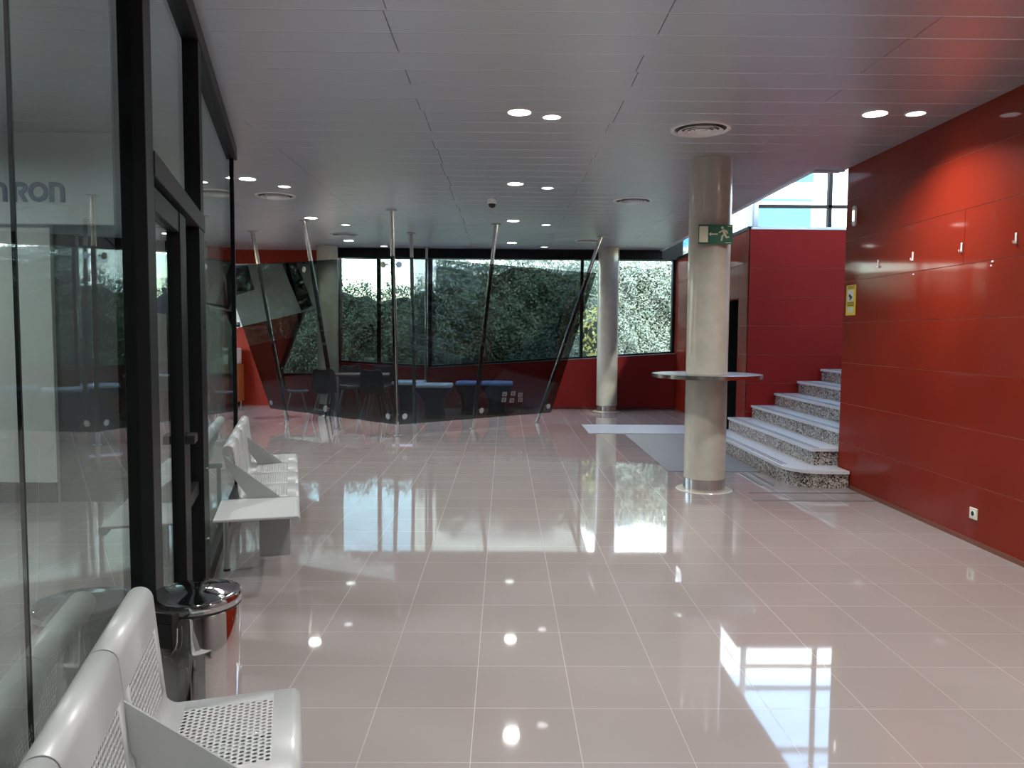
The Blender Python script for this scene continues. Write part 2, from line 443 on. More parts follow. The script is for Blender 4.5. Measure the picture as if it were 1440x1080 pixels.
# left part of the back wall, red with a slanted window
YL = 16.1
bm = newbm()
def pz(pts, t=.12): prism(bm, [(x, YL, z) for x, z in pts], (0, t, 0))
pz([(-7.5, 0), (-4.66, 0), (-4.66, .67), (-3.95, 2.5), (-3.95, H + .1), (-7.5, H + .1)])
pz([(-4.66, 0), (-3.4, 0), (-3.4, .67), (-4.66, .67)]); pz([(-3.95, 2.5), (-3.4, 2.5), (-3.4, H + .1), (-3.95, H + .1)])
struct('wall_back_left', bm, M['red_window_lit'])
w5 = struct('window_5', None, None, 'slanted window in the red back wall behind the screen')
bm = newbm(); prism(bm, [(-4.66, YL + .04, .67), (-3.44, YL + .04, .67), (-3.44, YL + .04, 2.5), (-3.95, YL + .04, 2.5)], (0, .01, 0)); obj('pane', bm, M['glass_window'], w5)
bm = newbm(); prism(bm, [(-4.74, YL - .02, .67), (-4.66, YL - .02, .67), (-3.95, YL - .02, 2.5), (-4.03, YL - .02, 2.5)], (0, .1, 0)); bx(bm, -4.74, -3.4, YL - .02, YL + .1, .62, .67); obj('window_frame', bm, M['black'], w5)
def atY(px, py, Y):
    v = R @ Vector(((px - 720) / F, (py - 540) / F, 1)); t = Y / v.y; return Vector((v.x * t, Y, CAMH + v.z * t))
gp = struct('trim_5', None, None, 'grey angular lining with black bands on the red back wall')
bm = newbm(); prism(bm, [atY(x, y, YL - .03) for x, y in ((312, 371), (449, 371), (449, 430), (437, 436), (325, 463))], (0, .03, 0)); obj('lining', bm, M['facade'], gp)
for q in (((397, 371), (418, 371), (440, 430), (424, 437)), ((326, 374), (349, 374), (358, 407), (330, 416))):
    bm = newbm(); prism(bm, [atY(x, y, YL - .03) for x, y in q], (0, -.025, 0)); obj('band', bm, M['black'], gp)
bm = newbm(); bx(bm, -3.44, -3.4, YB - .2, YL + .12, 0, H + .1); struct('trim_4', bm, M['red_matt'])

# far left side wall with windows (seen only as a reflection)
bm = newbm(); bx(bm, -7.6, -7.5, 7.3, 16.2, 0, .8); bx(bm, -7.6, -7.5, 7.3, 16.2, 2.75, H + .1); bx(bm, -7.6, -7.5, 7.3, 10.2, .8, 2.75); bx(bm, -7.6, -7.5, 15.2, 16.2, .8, 2.75)
struct('wall_left', bm, M['red_matt'])
w6 = struct('window_6', None, None, 'side garden window beyond the glass office')
bar_obj('pane', M['glass_window'], w6, -7.56, -7.55, 10.2, 15.2, .8, 2.75)
for y in (10.2, 12.66, 15.12): bar_obj('mullion', M['black'], w6, -7.59, -7.5, y, y + .08, .8, 2.75)
bar_obj('window_frame', M['black'], w6, -7.59, -7.49, 10.2, 15.2, 2.75, 3.0)

# ------------------------------------------------------------------ glass office wall on the left (angled)
DW = Vector((-.275, 1, 0)).normalized(); NW = Vector((DW.y, -DW.x, 0)); PW = Vector((-1.99, 5.3, 0))
AW = math.atan2(DW.y, DW.x)            # local +x runs along the wall, local -y points into the hall
MW = Matrix.Translation(PW) @ Matrix.Rotation(AW, 4, 'Z')
def gw(name): 
    o = struct(name); o.matrix_basis = MW; return o
gl = gw('wall_office_glass'); gl['label'] = 'angled dark framed glass wall of the office on the left'
def gbar(name, mat, par, u0, u1, w0, w1, z0, z1, bev=.003):
    bm = newbm(); bx(bm, u0, u1, -w1, -w0, z0, z1); return obj(name, bm, mat, par, bevel=bev)
UE = 2.0
gbar('top_rail', M['dark_frame'], gl, -9, UE, -.06, .05, H - .115, H)
gbar('bottom_rail', M['black'], gl, -9, -2.72, -.06, .03, 0, .08)
gbar('bottom_rail', M['black'], gl, -.9, UE, -.06, .03, 0, .10)
gbar('post', M['dark_frame'], gl, -2.73, -2.58, -.06, .045, 0, H - .115)
gbar('post', M['dark_frame'], gl, -1.06, -.92, -.06, .045, 2.17, H - .115)
gbar('post', M['black'], gl, -1.16, -.90, -.06, .045, 0, 2.08)
gbar('post', M['black'], gl, UE - .07, UE, -.05, .022, 0, H - .115)
gbar('lintel', M['dark_frame'], gl, -2.58, -.90, -.06, .05, 2.08, 2.17)
for u0, u1, z0, z1 in ((-9, -3.93, .08, H - .115), (-3.918, -2.73, .08, H - .115), (-2.58, -1.06, 2.17, H - .115), (-.92, UE - .07, .10, H - .115)):
    gbar('pane', M['glass_hall'], gl, u0, u1, -.004, .004, z0, z1, 0)
gbar('glass_joint', M['dark_frame'], gl, -3.928, -3.920, -.004, .004, .08, H - .115, 0)
bm = newbm()
for z in (.35, .75, 1.15, 1.55, 1.95): tube(bm, (-1.02, -.044, z), (-1.02, -.052, z), .012, 10)
obj('screw', bm, M['steel'], gl)
d2 = gw('door_2'); d2['label'] = 'black framed glass door of the office'
gbar('stile', M['dark_frame'], d2, -2.56, -2.47, -.03, .03, .02, 2.06)
gbar('stile', M['black'], d2, -1.84, -1.64, -.03, .035, .02, 2.06)
gbar('top_frame', M['dark_frame'], d2, -2.47, -1.84, -.03, .03, 1.97, 2.06)
gbar('bottom_frame', M['black'], d2, -2.47, -1.84, -.03, .03, .02, .10)
gbar('pane', M['glass_hall'], d2, -2.47, -1.84, -.006, .006, .10, 1.97, 0)
h = gbar('handle', M['black_matt'], d2, -1.80, -1.68, .035, .075, 1.0, 1.04)
d3 = gw('door_3'); d3['label'] = 'narrow fixed leaf between the office door and its jamb'
gbar('stile', M['black'], d3, -1.62, -1.52, -.03, .02, .02, 2.06)
gbar('mid_rail', M['black'], d3, -1.52, -1.16, -.03, .02, .64, .71)
gbar('pane', M['glass_hall'], d3, -1.52, -1.16, -.004, .004, .71, 2.08, 0)
gbar('latch_box', M['black_matt'], d3, -1.36, -1.22, .0, .05, .02, .16)

# inside of the office, seen dimly through the glass
YO = 6.80
bm = newbm(); bx(bm, -7.5, atY(75, 500, YO).x, YO, YO + .12, 0, H); struct('wall_office_white', bm, M['white_wall'])
bm = newbm(); bx(bm, atY(75, 500, YO).x, -3.12, YO + .05, YO + .12, 0, H); struct('wall_office_dark', bm, M['grey_wall'])
bm = newbm(); bx(bm, -3.12, -2.5, YO + .05, YO + .12, 0, H); struct('wall_office_mauve', bm, M['pink_wall'])
bm = newbm(); bx(bm, -7.5, atY(75, 500, YO).x, YO - .015, YO, 0, .18); struct('baseboard_office', bm, M['grey_wall'])
bm = newbm(); bx(bm, -7.58, -7.5, YF, YO, 0, H); struct('wall_office_left', bm, M['grey_wall'])
sp = thing('sign_panel', 'white panel with dark blue company lettering high on the office wall', 'sign', (-5.7, YO - .07, 0))
bm = newbm(); bx(bm, -1.75, atY(160, 260, YO - .07).x + 5.7, 0, .068, atY(100, 315, YO - .07).z, H - .005); obj('panel', bm, M['white_wall'], sp)
# letters, built from straight strokes and ring arcs in a 1 x 1 cell
def arc(bm, cx, cz, r0, r1, a0, a1, y, t, n=20):
    pts = [(cx + r1 * math.cos(a0 + (a1 - a0) * i / n), y, cz + r1 * math.sin(a0 + (a1 - a0) * i / n)) for i in range(n + 1)]
    pin = [(cx + r0 * math.cos(a0 + (a1 - a0) * i / n), y, cz + r0 * math.sin(a0 + (a1 - a0) * i / n)) for i in range(n + 1)]
    for i in range(n):
        prism(bm, [pts[i], pts[i + 1], pin[i + 1], pin[i]], (0, t, 0))
def ltr(kind, x0, z0, wd, ht, y=-.012, t=.012):
    bm = newbm(); s = ht * .22
    def r(xa, xb, za, zb): bx(bm, x0 + xa, x0 + xb, y, y + t, z0 + za, z0 + zb)
    if kind == 'O':
        arc(bm, x0 + wd / 2, z0 + ht / 2, ht / 2 - s, ht / 2, 0, 2 * PI, y, t, 40)
    elif kind == 'n':
        r(0, s, 0, ht); rr = ht * .42
        r(s, wd - rr, ht - s, ht); r(wd - s, wd, 0, ht - rr)
        arc(bm, x0 + wd - rr, z0 + ht - rr, rr - s, rr, 0, PI / 2, y, t)
    elif kind == 'm':
        r(0, s, 0, ht); rr = ht * .42
        r(s, wd - rr, ht - s, ht); r(wd - s, wd, 0, ht - rr); r(wd / 2 - s / 2, wd / 2 + s / 2, 0, ht - s)
        arc(bm, x0 + wd - rr, z0 + ht - rr, rr - s, rr, 0, PI / 2, y, t)
    elif kind == 'R':
        r(0, s, 0, ht); rr = ht * .30
        r(s, wd - rr, ht - s, ht); r(s * 1.5, wd - rr, ht - 2 * rr, ht - 2 * rr + s * .8)
        arc(bm, x0 + wd - rr, z0 + ht - rr, rr - s, rr, -PI / 2, PI / 2, y, t)
        prism(bm, [(x0 + wd * .42, y, z0 + ht - 2 * rr), (x0 + wd * .72, y, z0 + ht - 2 * rr), (x0 + wd * 1.02, y, z0), (x0 + wd * .74, y, z0)], (0, t, 0))
    obj('letter', bm, M['navy'], sp)
K = YO - .07
def ox(px): return atY(px, 270, K).x + 5.7
LZ = atY(40, 284, K).z; LH = atY(40, 256, K).z - LZ
ltr('O', ox(-49), LZ, ox(-24) - ox(-49), LH)
ltr('m', ox(-20), LZ, ox(10.5) - ox(-20), LH); ltr('R', ox(18), LZ, ox(39) - ox(18), LH); ltr('O', ox(42), LZ, ox(67) - ox(42), LH); ltr('n', ox(70), LZ, ox(91.5) - ox(70), LH)

pd = thing('wall_graphic', 'purple disc joined by thin black lines on the mauve office wall', 'wall art', (-3.0, YO + .045, 1.84))
bm = newbm(); tube(bm, (0, .004, 0), (0, -.008, 0), .16, 32); obj('disc', bm, M['purple'], pd)
bm = newbm()
for dx, dz in ((.55, -.1), (.35, -.75), (-.5, .5), (.2, .7)):
    pathtube(bm, [(0, 0, 0), (dx, 0, dz)], .007, 6)
obj('line', bm, M['black_matt'], pd)

# ------------------------------------------------------------------ columns
def column(x, y, r, label):
    c = thing('column', label, 'column', (x, y, 0))
    bm = newbm(); lathe(bm, [(0, .12), (r, .12), (r, H - .001), (0, H - .001)], n=64); obj('shaft', bm, M['column'], c, 40)
    bm = newbm(); lathe(bm, [(r, .004), (r + .006, .004), (r + .006, .12), (r, .12)], n=64, closed=True); obj('foot_band', bm, M['steel'], c, 40)
    bm = newbm(); lathe(bm, [(r, 0), (r + .075, 0), (r + .07, .006), (r, .006)], n=64, closed=True); obj('floor_ring', bm, M['column'], c, 40)
    return c
CX, CY = 1.985, 7.565
column(CX, CY, .2, 'thick beige column with a round counter around it, nearest the camera')
column(2.03, 15.27, .205, 'beige column standing before the garden window, right of the glass screen')
column(-3.49, 15.3, .205, 'beige column rising behind the left leaf of the glass screen')

ct = thing('column_table', 'round steel edged counter ring fixed around the thick beige column', 'table', (CX, CY, 1.11))
bm = newbm(); lathe(bm, [(.203, 0), (.52, 0), (.528, .004), (.528, .028), (.52, .032), (.203, .032)], n=72, closed=True); obj('tabletop', bm, M['steel_dark'], ct, 30)
bm = newbm(); lathe(bm, [(.528, -.002), (.533, -.002), (.533, .034), (.528, .034)], n=72, closed=True); obj('edge_band', bm, M['steel'], ct, 30)
bm = newbm(); lathe(bm, [(.2005, -.03), (.215, -.03), (.215, .0), (.2005, 0)], n=64, closed=True); obj('collar', bm, M['steel_dark'], ct, 30)

# exit sign on the column
es = thing('exit_sign', 'green and cream emergency exit sign with running man on the thick column', 'sign', (CX - .005, CY - .225, 2.38))
bm = newbm(); bx(bm, -.163, .163, -.004, .004, 0, .182); obj('board', bm, M['green'], es)
bm = newbm(); bx(bm, -.155, -.073, -.007, -.004, .016, .165); obj('door_pictogram', bm, M['cream'], es)
bm = newbm(); yv = -.007
prism(bm, [(-.066, yv, .092), (-.040, yv, .112), (-.044, yv, .097), (.02, yv, .097), (.02, yv, .087), (-.044, yv, .087), (-.040, yv, .072)], (0, .003, 0)); obj('arrow', bm, M['cream'], es)
bm = newbm()
def strk(p0, p1, w0, w1):
    p0 = Vector((p0[0], 0, p0[1])); p1 = Vector((p1[0], 0, p1[1])); d = (p1 - p0).normalized(); n = Vector((-d.z, 0, d.x))
    prism(bm, [(q.x, yv, q.z) for q in (p0 - n * w0, p1 - n * w1, p1 + n * w1, p0 + n * w0)], (0, .003, 0))
tube(bm, (.062, -.004, .152), (.062, -.007, .152), .0125, 16)
strk((.072, .136), (.086, .088), .013, .012)      # torso
strk((.072, .132), (.050, .118), .007, .006); strk((.052, .119), (.030, .105), .006, .005)      # front arm
strk((.078, .132), (.104, .120), .007, .006); strk((.103, .122), (.112, .098), .006, .005)      # rear arm
strk((.083, .092), (.060, .070), .009, .008); strk((.062, .074), (.056, .030), .008, .006)   # front leg
strk((.088, .090), (.100, .062), .010, .008); strk((.098, .062), (.128, .066), .008, .006)  # rear leg
obj('running_man', bm, M['cream'], es)
bm = newbm()
bx(bm, .112, .150, -.0055, -.004, .164, .168); obj('fine_print', bm, M['cream'], es)
bm = newbm(); bx(bm, .092, .150, -.0055, -.004, .011, .016); obj('fine_print', bm, M['cream'], es)
bm = newbm(); bx(bm, -.14, .12, .004, .02, .02, .16); obj('mounting_plate', bm, M['dark_frame'], es)

# ------------------------------------------------------------------ things on the right wall
st = thing('warning_sticker', 'yellow camera surveillance sticker at the stair end of the red wall', 'sticker', (XR - .001, 7.73, 1.73))
bm = newbm(); bx(bm, -.003, 0, -.105, .105, 0, .30); obj('sheet', bm, M['yellow'], st)
bm = newbm(); bx(bm, -.0045, -.003, -.06, .07, .14, .25); obj('white_field', bm, M['white'], st)
bm = newbm()
prism(bm, [(-.006, -.035, .185), (-.006, .03, .215), (-.006, .045, .19), (-.006, -.02, .16)], (.0015, 0, 0)); bx(bm, -.006, -.0045, .0, .02, .15, .185)
obj('camera_pictogram', bm, M['black_matt'], st)
for z in (.268, .282, .108, .122, .094):
    bm = newbm(); bx(bm, -.0045, -.003, -.075, .075, z, z + .006); obj('print_line', bm, M['black_matt'], st)
bm = newbm(); bx(bm, -.0045, -.003, -.06, .06, .03, .08); obj('pale_field', bm, M['cream'], st)

so = thing('power_socket', 'cream wall socket low on the red wall', 'socket', (XR - .001, 5.57, .228))
bm = newbm(); bx(bm, -.012, 0, -.045, .045, -.042, .042); obj('plate', bm, M['cream'], so, bevel=.004)
bm = newbm(); tube(bm, (-.0115, 0, 0), (-.0145, 0, 0), .027, 24); obj('insert', bm, M['white'], so)
bm = newbm(); tube(bm, (-.0145, 0, 0), (-.0155, 0, 0), .018, 24); obj('socket_well', bm, M['dark_frame'], so)

pl = thing('emergency_light', 'white rounded plate high on the red wall beside the stair opening', 'light fitting', (XR, 7.70, 2.71))
bm = newbm()
pts = []
for k in range(16):
    a_ = 2 * PI * k / 16; pts.append((-.02, .035 * math.cos(a_), (.065 if math.sin(a_) >= 0 else -.065) + .035 * math.sin(a_)))
prism(bm, pts, (.02, 0, 0)); obj('cover', bm, M['white'], pl, bevel=.003)
bm = newbm(); bx(bm, -.023, -.02, -.018, .018, -.05, .05); obj('lens', bm, M['lamp_dim'], pl)

hk = None
for y, z, lab in ((7.19, 2.2, 'white wall hook nearest the stairs in the row of four'), (6.58, 2.21, 'second white wall hook counted from the stairs'),
                  (5.875, 2.205, 'third white wall hook from the stairs, beside the vertical board joint'), (5.25, 2.20, 'white wall hook farthest from the stairs at the photo edge')):
    if hk is None:
        hk = thing('wall_hook', lab, 'hook', (XR - .001, y, z), 0, 'hooks on the red wall')
        bm = newbm(); bx(bm, -.006, 0, -.010, .010, -.045, .03); obj('hook_plate', bm, M['white'], hk, bevel=.002)
        bm = newbm(); pathtube(bm, [(-.004, 0, -.03), (-.012, 0, -.042), (-.02, 0, -.038), (-.021, 0, -.022)], .005, 8); obj('prong', bm, M['white'], hk, 40)
    else: dup(hk, (XR - .001, y, z), 0, lab)
for k, (y, z, lab) in enumerate(((5.495, 2.045, 'small chipped mark on the red wall below the third and fourth hooks'), (6.56, 2.035, 'tiny pale mark on the red wall below the second hook'))):
    bm = newbm(); bx(bm, XR - .004, XR, y - .012, y + .012, z + .008, z + .02)
    if k == 0: bx(bm, XR - .004, XR, y + .005, y + .025, z - .02, z - .008)
    tag(obj('screw_plug', bm, M['white']), lab, 'mark')

hr = thing('handrail_end', 'short steel handrail end poking out at the stair corner of the red wall', 'handrail', (3.55, 8.0, 1.45))
bm = newbm(); pathtube(bm, [(-.02, -.02, 0), (.3, -.02, .16), (1.2, -.02, .64)], .022, 12); obj('rail', bm, M['steel'], hr, 40)
bm = newbm(); tube(bm, (.35, -.02, .18), (.35, -.095, .12), .01, 10); obj('bracket', bm, M['steel_dark'], hr)

# ------------------------------------------------------------------ stairs
RI, TR = .175, .328
X1 = 2.875; YW = 10.995
stt = thing('staircase', 'granite staircase climbing to the right along the red wall', 'staircase', (0, 0, 0))
def step(k):
    x0 = X1 + TR * (k - 1); z0 = 0 if k <= 2 else RI * (k - 2); z1 = RI * k - .03
    xe = x0 + TR * 2 + .2 if k < 7 else 7.1
    bm = newbm()
    if k == 1:
        y0 = 7.62; rr = .35
        pts = [(x0 + .02, YW), (x0 + .02, y0 + rr)]
        for i in range(1, 9):
            a_ = PI + (PI / 2) * i / 8; pts.append((x0 + .02 + rr + rr * math.cos(a_), y0 + rr + rr * math.sin(a_)))
        pts += [(XR - .012, y0), (XR - .012, 7.96), (xe, 7.96), (xe, YW)]
    elif k == 2:
        y0 = 7.97; pts = [(x0 + .02, YW), (x0 + .02, y0), (xe, y0), (xe, YW)]
    else:
        y0 = 7.97; pts = [(x0 + .02, YW), (x0 + .02, y0), (xe, y0), (xe, YW)]
    prism(bm, [(x, y, z0) for x, y in pts], (0, 0, z1 - z0))
    s_ = obj('step', bm, M['granite'], stt)
    # tread slab with a small overhang
    bm = newbm(); o_ = .02
    if k == 1:
        tp = [(x0, YW), (x0, y0 - o_ + rr)]
        for i in range(1, 9):
            a_ = PI + (PI / 2) * i / 8; tp.append((x0 + rr + rr * math.cos(a_), y0 - o_ + rr + rr * math.sin(a_)))
        tp += [(XR + .0 - .012, y0 - o_), (XR - .012, 7.95), (xe, 7.95), (xe, YW)]
    else:
        tp = [(x0, YW), (x0, y0 - o_), (xe, y0 - o_), (xe, YW)]
    prism(bm, [(x, y, z1) for x, y in tp], (0, 0, .03))
    obj('tread', bm, M['tread'] if k > 0 else M['granite'], s_)
    bm = newbm()
    for q in (.045, .085): bx(bm, x0 + q, x0 + q + .012, (y0 + .4 if k == 1 else y0 + .03), YW - .01, z1 + .03, z1 + .0325)
    obj('grip_strip', bm, M['strip'], s_)
for k in range(1, 8): step(k)

# dark warning strips set in the floor before the stairs
for x0, x1, y, lab in ((2.38, 3.44, 7.38, 'dark inlaid floor strip nearest the bottom step'), (2.3, 3.44, 7.03, 'dark inlaid floor strip farther from the bottom step, nearer the camera')):
    bm = newbm(); bx(bm, x0, x1, y - .012, y + .012, 0, .003); tag(obj('floor_strip', bm, M['strip']), lab, 'floor strip', 'dark strips in the floor by the stairs')
for x, lab in ((2.62, 'short dark floor strip running toward the mat, left one of the pair'), (2.74, 'short dark floor strip running toward the mat, right one of the pair')):
    bm = newbm(); bx(bm, x - .01, x + .01, 7.75, 8.45, 0, .003); tag(obj('floor_strip', bm, M['strip']), lab, 'floor strip', 'dark strips in the floor by the stairs')

bm = newbm(); bx(bm, 1.83, 2.86, 8.5, 11.7, 0, .008); tag(obj('entrance_mat', bm, M['mat'], bevel=.003), 'dark grey entrance mat behind the thick column, left of the stairs', 'mat')
bm = newbm(); bx(bm, 1.3, 3.42, 11.78, 12.9, 0, .008); tag(obj('entrance_mat', bm, M['mat_pale'], bevel=.003), 'pale bluish entrance mat beyond the dark mat, before the black doorway', 'mat')

# ------------------------------------------------------------------ ceiling fittings
def area(x, y, z, size, power, col=(1, .975, .94), spread=138):
    l = bpy.data.lights.new('downlight_and_fill_lamp', 'AREA'); l.shape = 'DISK'; l.size = size; l.energy = power; l.color = col
    l.spread = math.radians(spread)
    o = bpy.data.objects.new('downlight_and_fill_lamp', l); C.objects.link(o); o.location = (x, y, z); return o
P_LAMP = 19
dl = None
big = [(.10, 6.0, 'lit downlight of the middle row nearest the camera'), (.108, 8.82, 'second lit downlight from the camera in the middle row'),
       (.115, 11.67, 'third lit downlight from the camera in the middle row, behind the dome camera'), (.12, 14.47, 'lit downlight of the middle row farthest from the camera'),
       (-2.85, 8.67, 'lit downlight just right of the glass office end post'), (-2.87, 11.55, 'lit downlight above the second leaning pole of the glass screen'),
       (-2.88, 14.34, 'small looking lit downlight near the far left column'), (2.796, 5.95, 'lit downlight close to the red wall on the right')]
for x, y, lab in big:
    if dl is None:
        dl = thing('downlight', lab, 'ceiling light', (x, y, H), 0, 'lit recessed downlights')
        bm = newbm(); lathe(bm, [(.086, -.008), (.098, -.008), (.102, .012), (.086, .012)], n=40, closed=True); obj('trim_ring', bm, M['white'], dl, 30)
        bm = newbm(); tube(bm, (0, 0, -.006), (0, 0, .0), .087, 40); obj('lens', bm, M['lamp'], dl)
    else: dup(dl, (x, y, H), 0, lab)
    area(x, y, H - .012, .16, P_LAMP)
for x, y in ((.1, 3.17), (.1, .3), (2.8, 3.1), (2.8, .25), (.1, -2.5)): area(x, y, H - .012, .16, P_LAMP)
for x, y in ((-3.3, 4.3), (-5.2, 4.8)): area(x, y, H - .01, .3, 26, (.95, 1, 1), 170)  # unseen lamps added to brighten the office interior
sl = None
small = [(.354, 6.13, 'small pale round lamp beside the nearest middle row downlight'), (.483, 9.06, 'small pale round lamp beside the second middle row downlight'),
         (.628, 12.09, 'small pale round lamp beside the third middle row downlight'), (.755, 15.15, 'small pale round lamp beside the farthest middle row downlight'),
         (-2.568, 9.11, 'small pale round lamp above the left round air diffuser'), (-2.51, 12.28, 'small pale round lamp right of the second leaning pole top'),
         (-2.37, 15.23, 'farthest left small pale lamp near the black window header'), (3.1, 5.94, 'small pale round lamp between the right downlight and the red wall')]
for x, y, lab in small:
    if sl is None:
        sl = thing('ceiling_light', lab, 'ceiling light', (x, y, H), 0, 'small round lamps beside the downlights')
        bm = newbm(); lathe(bm, [(.068, -.006), (.078, -.006), (.081, .012), (.068, .012)], n=40, closed=True); obj('trim_ring', bm, M['white'], sl, 30)
        bm = newbm(); tube(bm, (0, 0, -.005), (0, 0, .0), .069, 40); obj('lens', bm, M['lamp_dim'], sl)
    else: dup(sl, (x, y, H), 0, lab)
vd = None
vents = [(1.594, 6.44, 'round air diffuser in front of the thick column, largest in view'), (1.605, 9.86, 'round air diffuser left of the thick column top, second from the camera'),
         (-2.855, 9.73, 'round air diffuser on the left beyond the office end post'), (-2.79, 13.52, 'far left round air diffuser behind the leaning poles'), (1.50, 14.1, 'far right round air diffuser at the top of the last leaning pole')]
for x, y, lab in vents:
    if vd is None:
        vd = thing('ceiling_vent', lab, 'air vent', (x, y, H), 0, 'round ceiling air diffusers')
        bm = newbm(); lathe(bm, [(.215, 0), (.245, 0), (.24, -.012), (.222, -.014), (.205, 0)], n=48, closed=True); obj('outer_ring', bm, M['white'], vd, 30)
        bm = newbm(); tube(bm, (0, 0, .012), (0, 0, -.002), .21, 40); obj('dark_back', bm, M['grey_wall'], vd)
        for r_ in (.172, .128, .084):
            bm = newbm(); lathe(bm, [(r_ - .022, -.004), (r_ + .006, -.026), (r_ + .012, -.024), (r_ - .016, -.002)], n=48, closed=True); obj('cone_ring', bm, M['white'], vd, 30)
        bm = newbm(); lathe(bm, [(0, -.024), (.03, -.022), (.045, -.012), (.045, -.002), (0, -.002)], n=32); obj('centre_cap', bm, M['white'], vd, 30)
    else: dup(vd, (x, y, H), 0, lab)
dc = thing('ceiling_camera', 'white surveillance dome on the ceiling near the middle row lights', 'security camera', (-.172, 9.85, H))
bm = newbm(); lathe(bm, [(0, .012), (.062, .012), (.065, -.01), (.062, -.055), (.055, -.06), (0, -.06)], n=32); obj('housing', bm, M['white'], dc, 35)
bm = newbm(); lathe(bm, [(.045, -.06), (.042, -.085), (.03, -.102), (.012, -.11), (0, -.111)], n=32); obj('lens_dome', bm, M['black_matt'], dc, 60)

# ------------------------------------------------------------------ glass screen with leaning poles
floorP = {'P1': (-3.725, 13.22), 'P2': (-2.656, 12.27), 'P3': (-1.58, 11.375), 'P4': (-.502, 12.28), 'P5': (.557, 13.12), 'R1': (-1.50, 12.9), 'R2': (-1.556, 15.2)}
topP = {'P1': (-4.25, 13.15), 'P2': (-3.045, 11.85), 'P3': (-1.574, 10.80), 'P4': (-.142, 12.06), 'P5': (1.655, 13.52), 'R1': (-1.60, 13.25), 'R2': (-1.554, 15.4)}
plab = {'P1': 'leaning steel pole at the far left edge of the glass screen', 'P2': 'leaning steel pole through the left leaf of the glass screen',
        'P3': 'upright steel pole where the two screen leaves meet', 'P4': 'leaning steel pole through the middle of the right screen leaf',
        'P5': 'strongly leaning steel pole at the right edge of the glass screen', 'R1': 'upright steel pole behind the right screen leaf, nearer one', 'R2': 'thin upright steel pole behind the right screen leaf, close to the window'}
for k in floorP:
    p0 = Vector((*floorP[k], 0)); p1 = Vector((*topP[k], H))
    t_ = thing('screen_pole', plab[k], 'pole', p0, 0, 'steel poles of the glass screen')
    bm = newbm(); tube(bm, (0, 0, .0), p1 - p0, .032 if k != 'R2' else .03, 20); obj('pole', bm, M['steel'], t_, 40)
    bm = newbm(); tube(bm, (p1 - p0) + Vector((0, 0, -.012)), (p1 - p0), .075, 24); obj('ceiling_flange', bm, M['steel_dark'], t_, 30)
    bm = newbm(); tube(bm, (0, 0, 0), (0, 0, .008), .055, 24); obj('floor_flange', bm, M['steel_dark'], t_, 30)
    d = (p1 - p0)
    bm = newbm(); q = d * .42; tube(bm, q - d.normalized() * .02, q + d.normalized() * .02, .036, 20); obj('collar', bm, M['steel_dark'], t_, 40)

def ray(px, py):
    v = Vector(((px - 720) / F, (py - 540) / F, 1)); return R @ v
CP = Vector((0, 0, CAMH))
def onplane(px, py, o, n):
    v = ray(px, py); return CP + v * ((o - CP).dot(n) / v.dot(n))
def lerpP(k, t): return Vector((*floorP[k], 0)).lerp(Vector((*topP[k], H)), t)
def screen(ka, kb, corners, bolts, label, mids, stand=.085):
    # plane through pole a (foot and top) and the foot of pole b, a little before the poles
    a0 = lerpP(ka, .05); a1 = lerpP(ka, .85); b0 = (lerpP(kb, .05) + lerpP(kb, .5)) / 2
    n = (b0 - a0).cross(a1 - a0).normalized()
    if n.y > 0: n = -n
    far = max((lerpP(k_, t_) - a0).dot(n) for k_ in (ka, kb) + mids for t_ in (.05, .3, .6, .85))
    o = a0 + n * (far + stand)
    print('SCREEN', ka, far)
    pts = [onplane(x, y, o, n) for x, y in corners]
    base = Vector((sum(p.x for p in pts) / 4, sum(p.y for p in pts) / 4, 0))
    s = thing('glass_screen', label, 'glass screen', base, 0, 'leaves of the dark glass screen')
    bm = newbm(); prism(bm, [p - base for p in pts], n * .012); obj('pane', bm, M['glass_screen'], s)
    for x, y in bolts:
        p = onplane(x, y, o, n) - base
        bm = newbm(); tube(bm, p + n * .010, p + n * .024, .044, 24); st_ = obj('standoff', bm, M['steel'], s, 30)
        bm = newbm(); tube(bm, p + n * .010, p - n * .07, .010, 10); obj('stud', bm, M['steel_dark'], st_, 30)
    return s, o, n, base
screen('P3', 'P1', [(558, 597), (381, 574), (313, 374), (553, 360)], [(383, 566), (459, 575), (547, 585), (429, 379), (540, 372)], 'left leaf of the folded dark glass screen, reflecting the ceiling', ('P2',))
sR, oR, nR, bR = screen('P3', 'P5', [(561, 597), (774, 580), (838, 384), (556, 360)], [(568, 585), (676, 577), (770, 571), (560, 372)], 'right leaf of the folded dark glass screen, before the hedge window', ('P4',))
# small pictogram squares printed on the right leaf
ux = (onplane(735, 558, oR, nR) - onplane(705, 558, oR, nR)).normalized()
for i, (x, y) in enumerate(((709, 554), (721, 553), (731, 555), (708, 562), (719, 563), (731, 562))):
    c = onplane(x, y, oR, nR) + nR * .0125 - bR; hw = .045
    vz = nR.cross(ux).normalized() * .75
    if vz.z < 0: vz = -vz
    bm = newbm()
    for k in range(4):
        e0 = [(-1, -1), (1, -1), (1, 1), (-1, 1)]
        p0 = e0[k]; p1 = e0[(k + 1) % 4]
        prism(bm, [c + ux * hw * p0[0] + vz * hw * p0[1], c + ux * hw * p1[0] + vz * hw * p1[1], c + ux * hw * .62 * p1[0] + vz * hw * .62 * p1[1], c + ux * hw * .62 * p0[0] + vz * hw * .62 * p0[1]], nR * .001)
    prism(bm, [c - ux * .012 - vz * .012, c + ux * .012 - vz * .012, c + ux * .012 + vz * .012, c - ux * .012 + vz * .012], nR * .001)
    obj('pictogram', bm, M['decal'], sR)

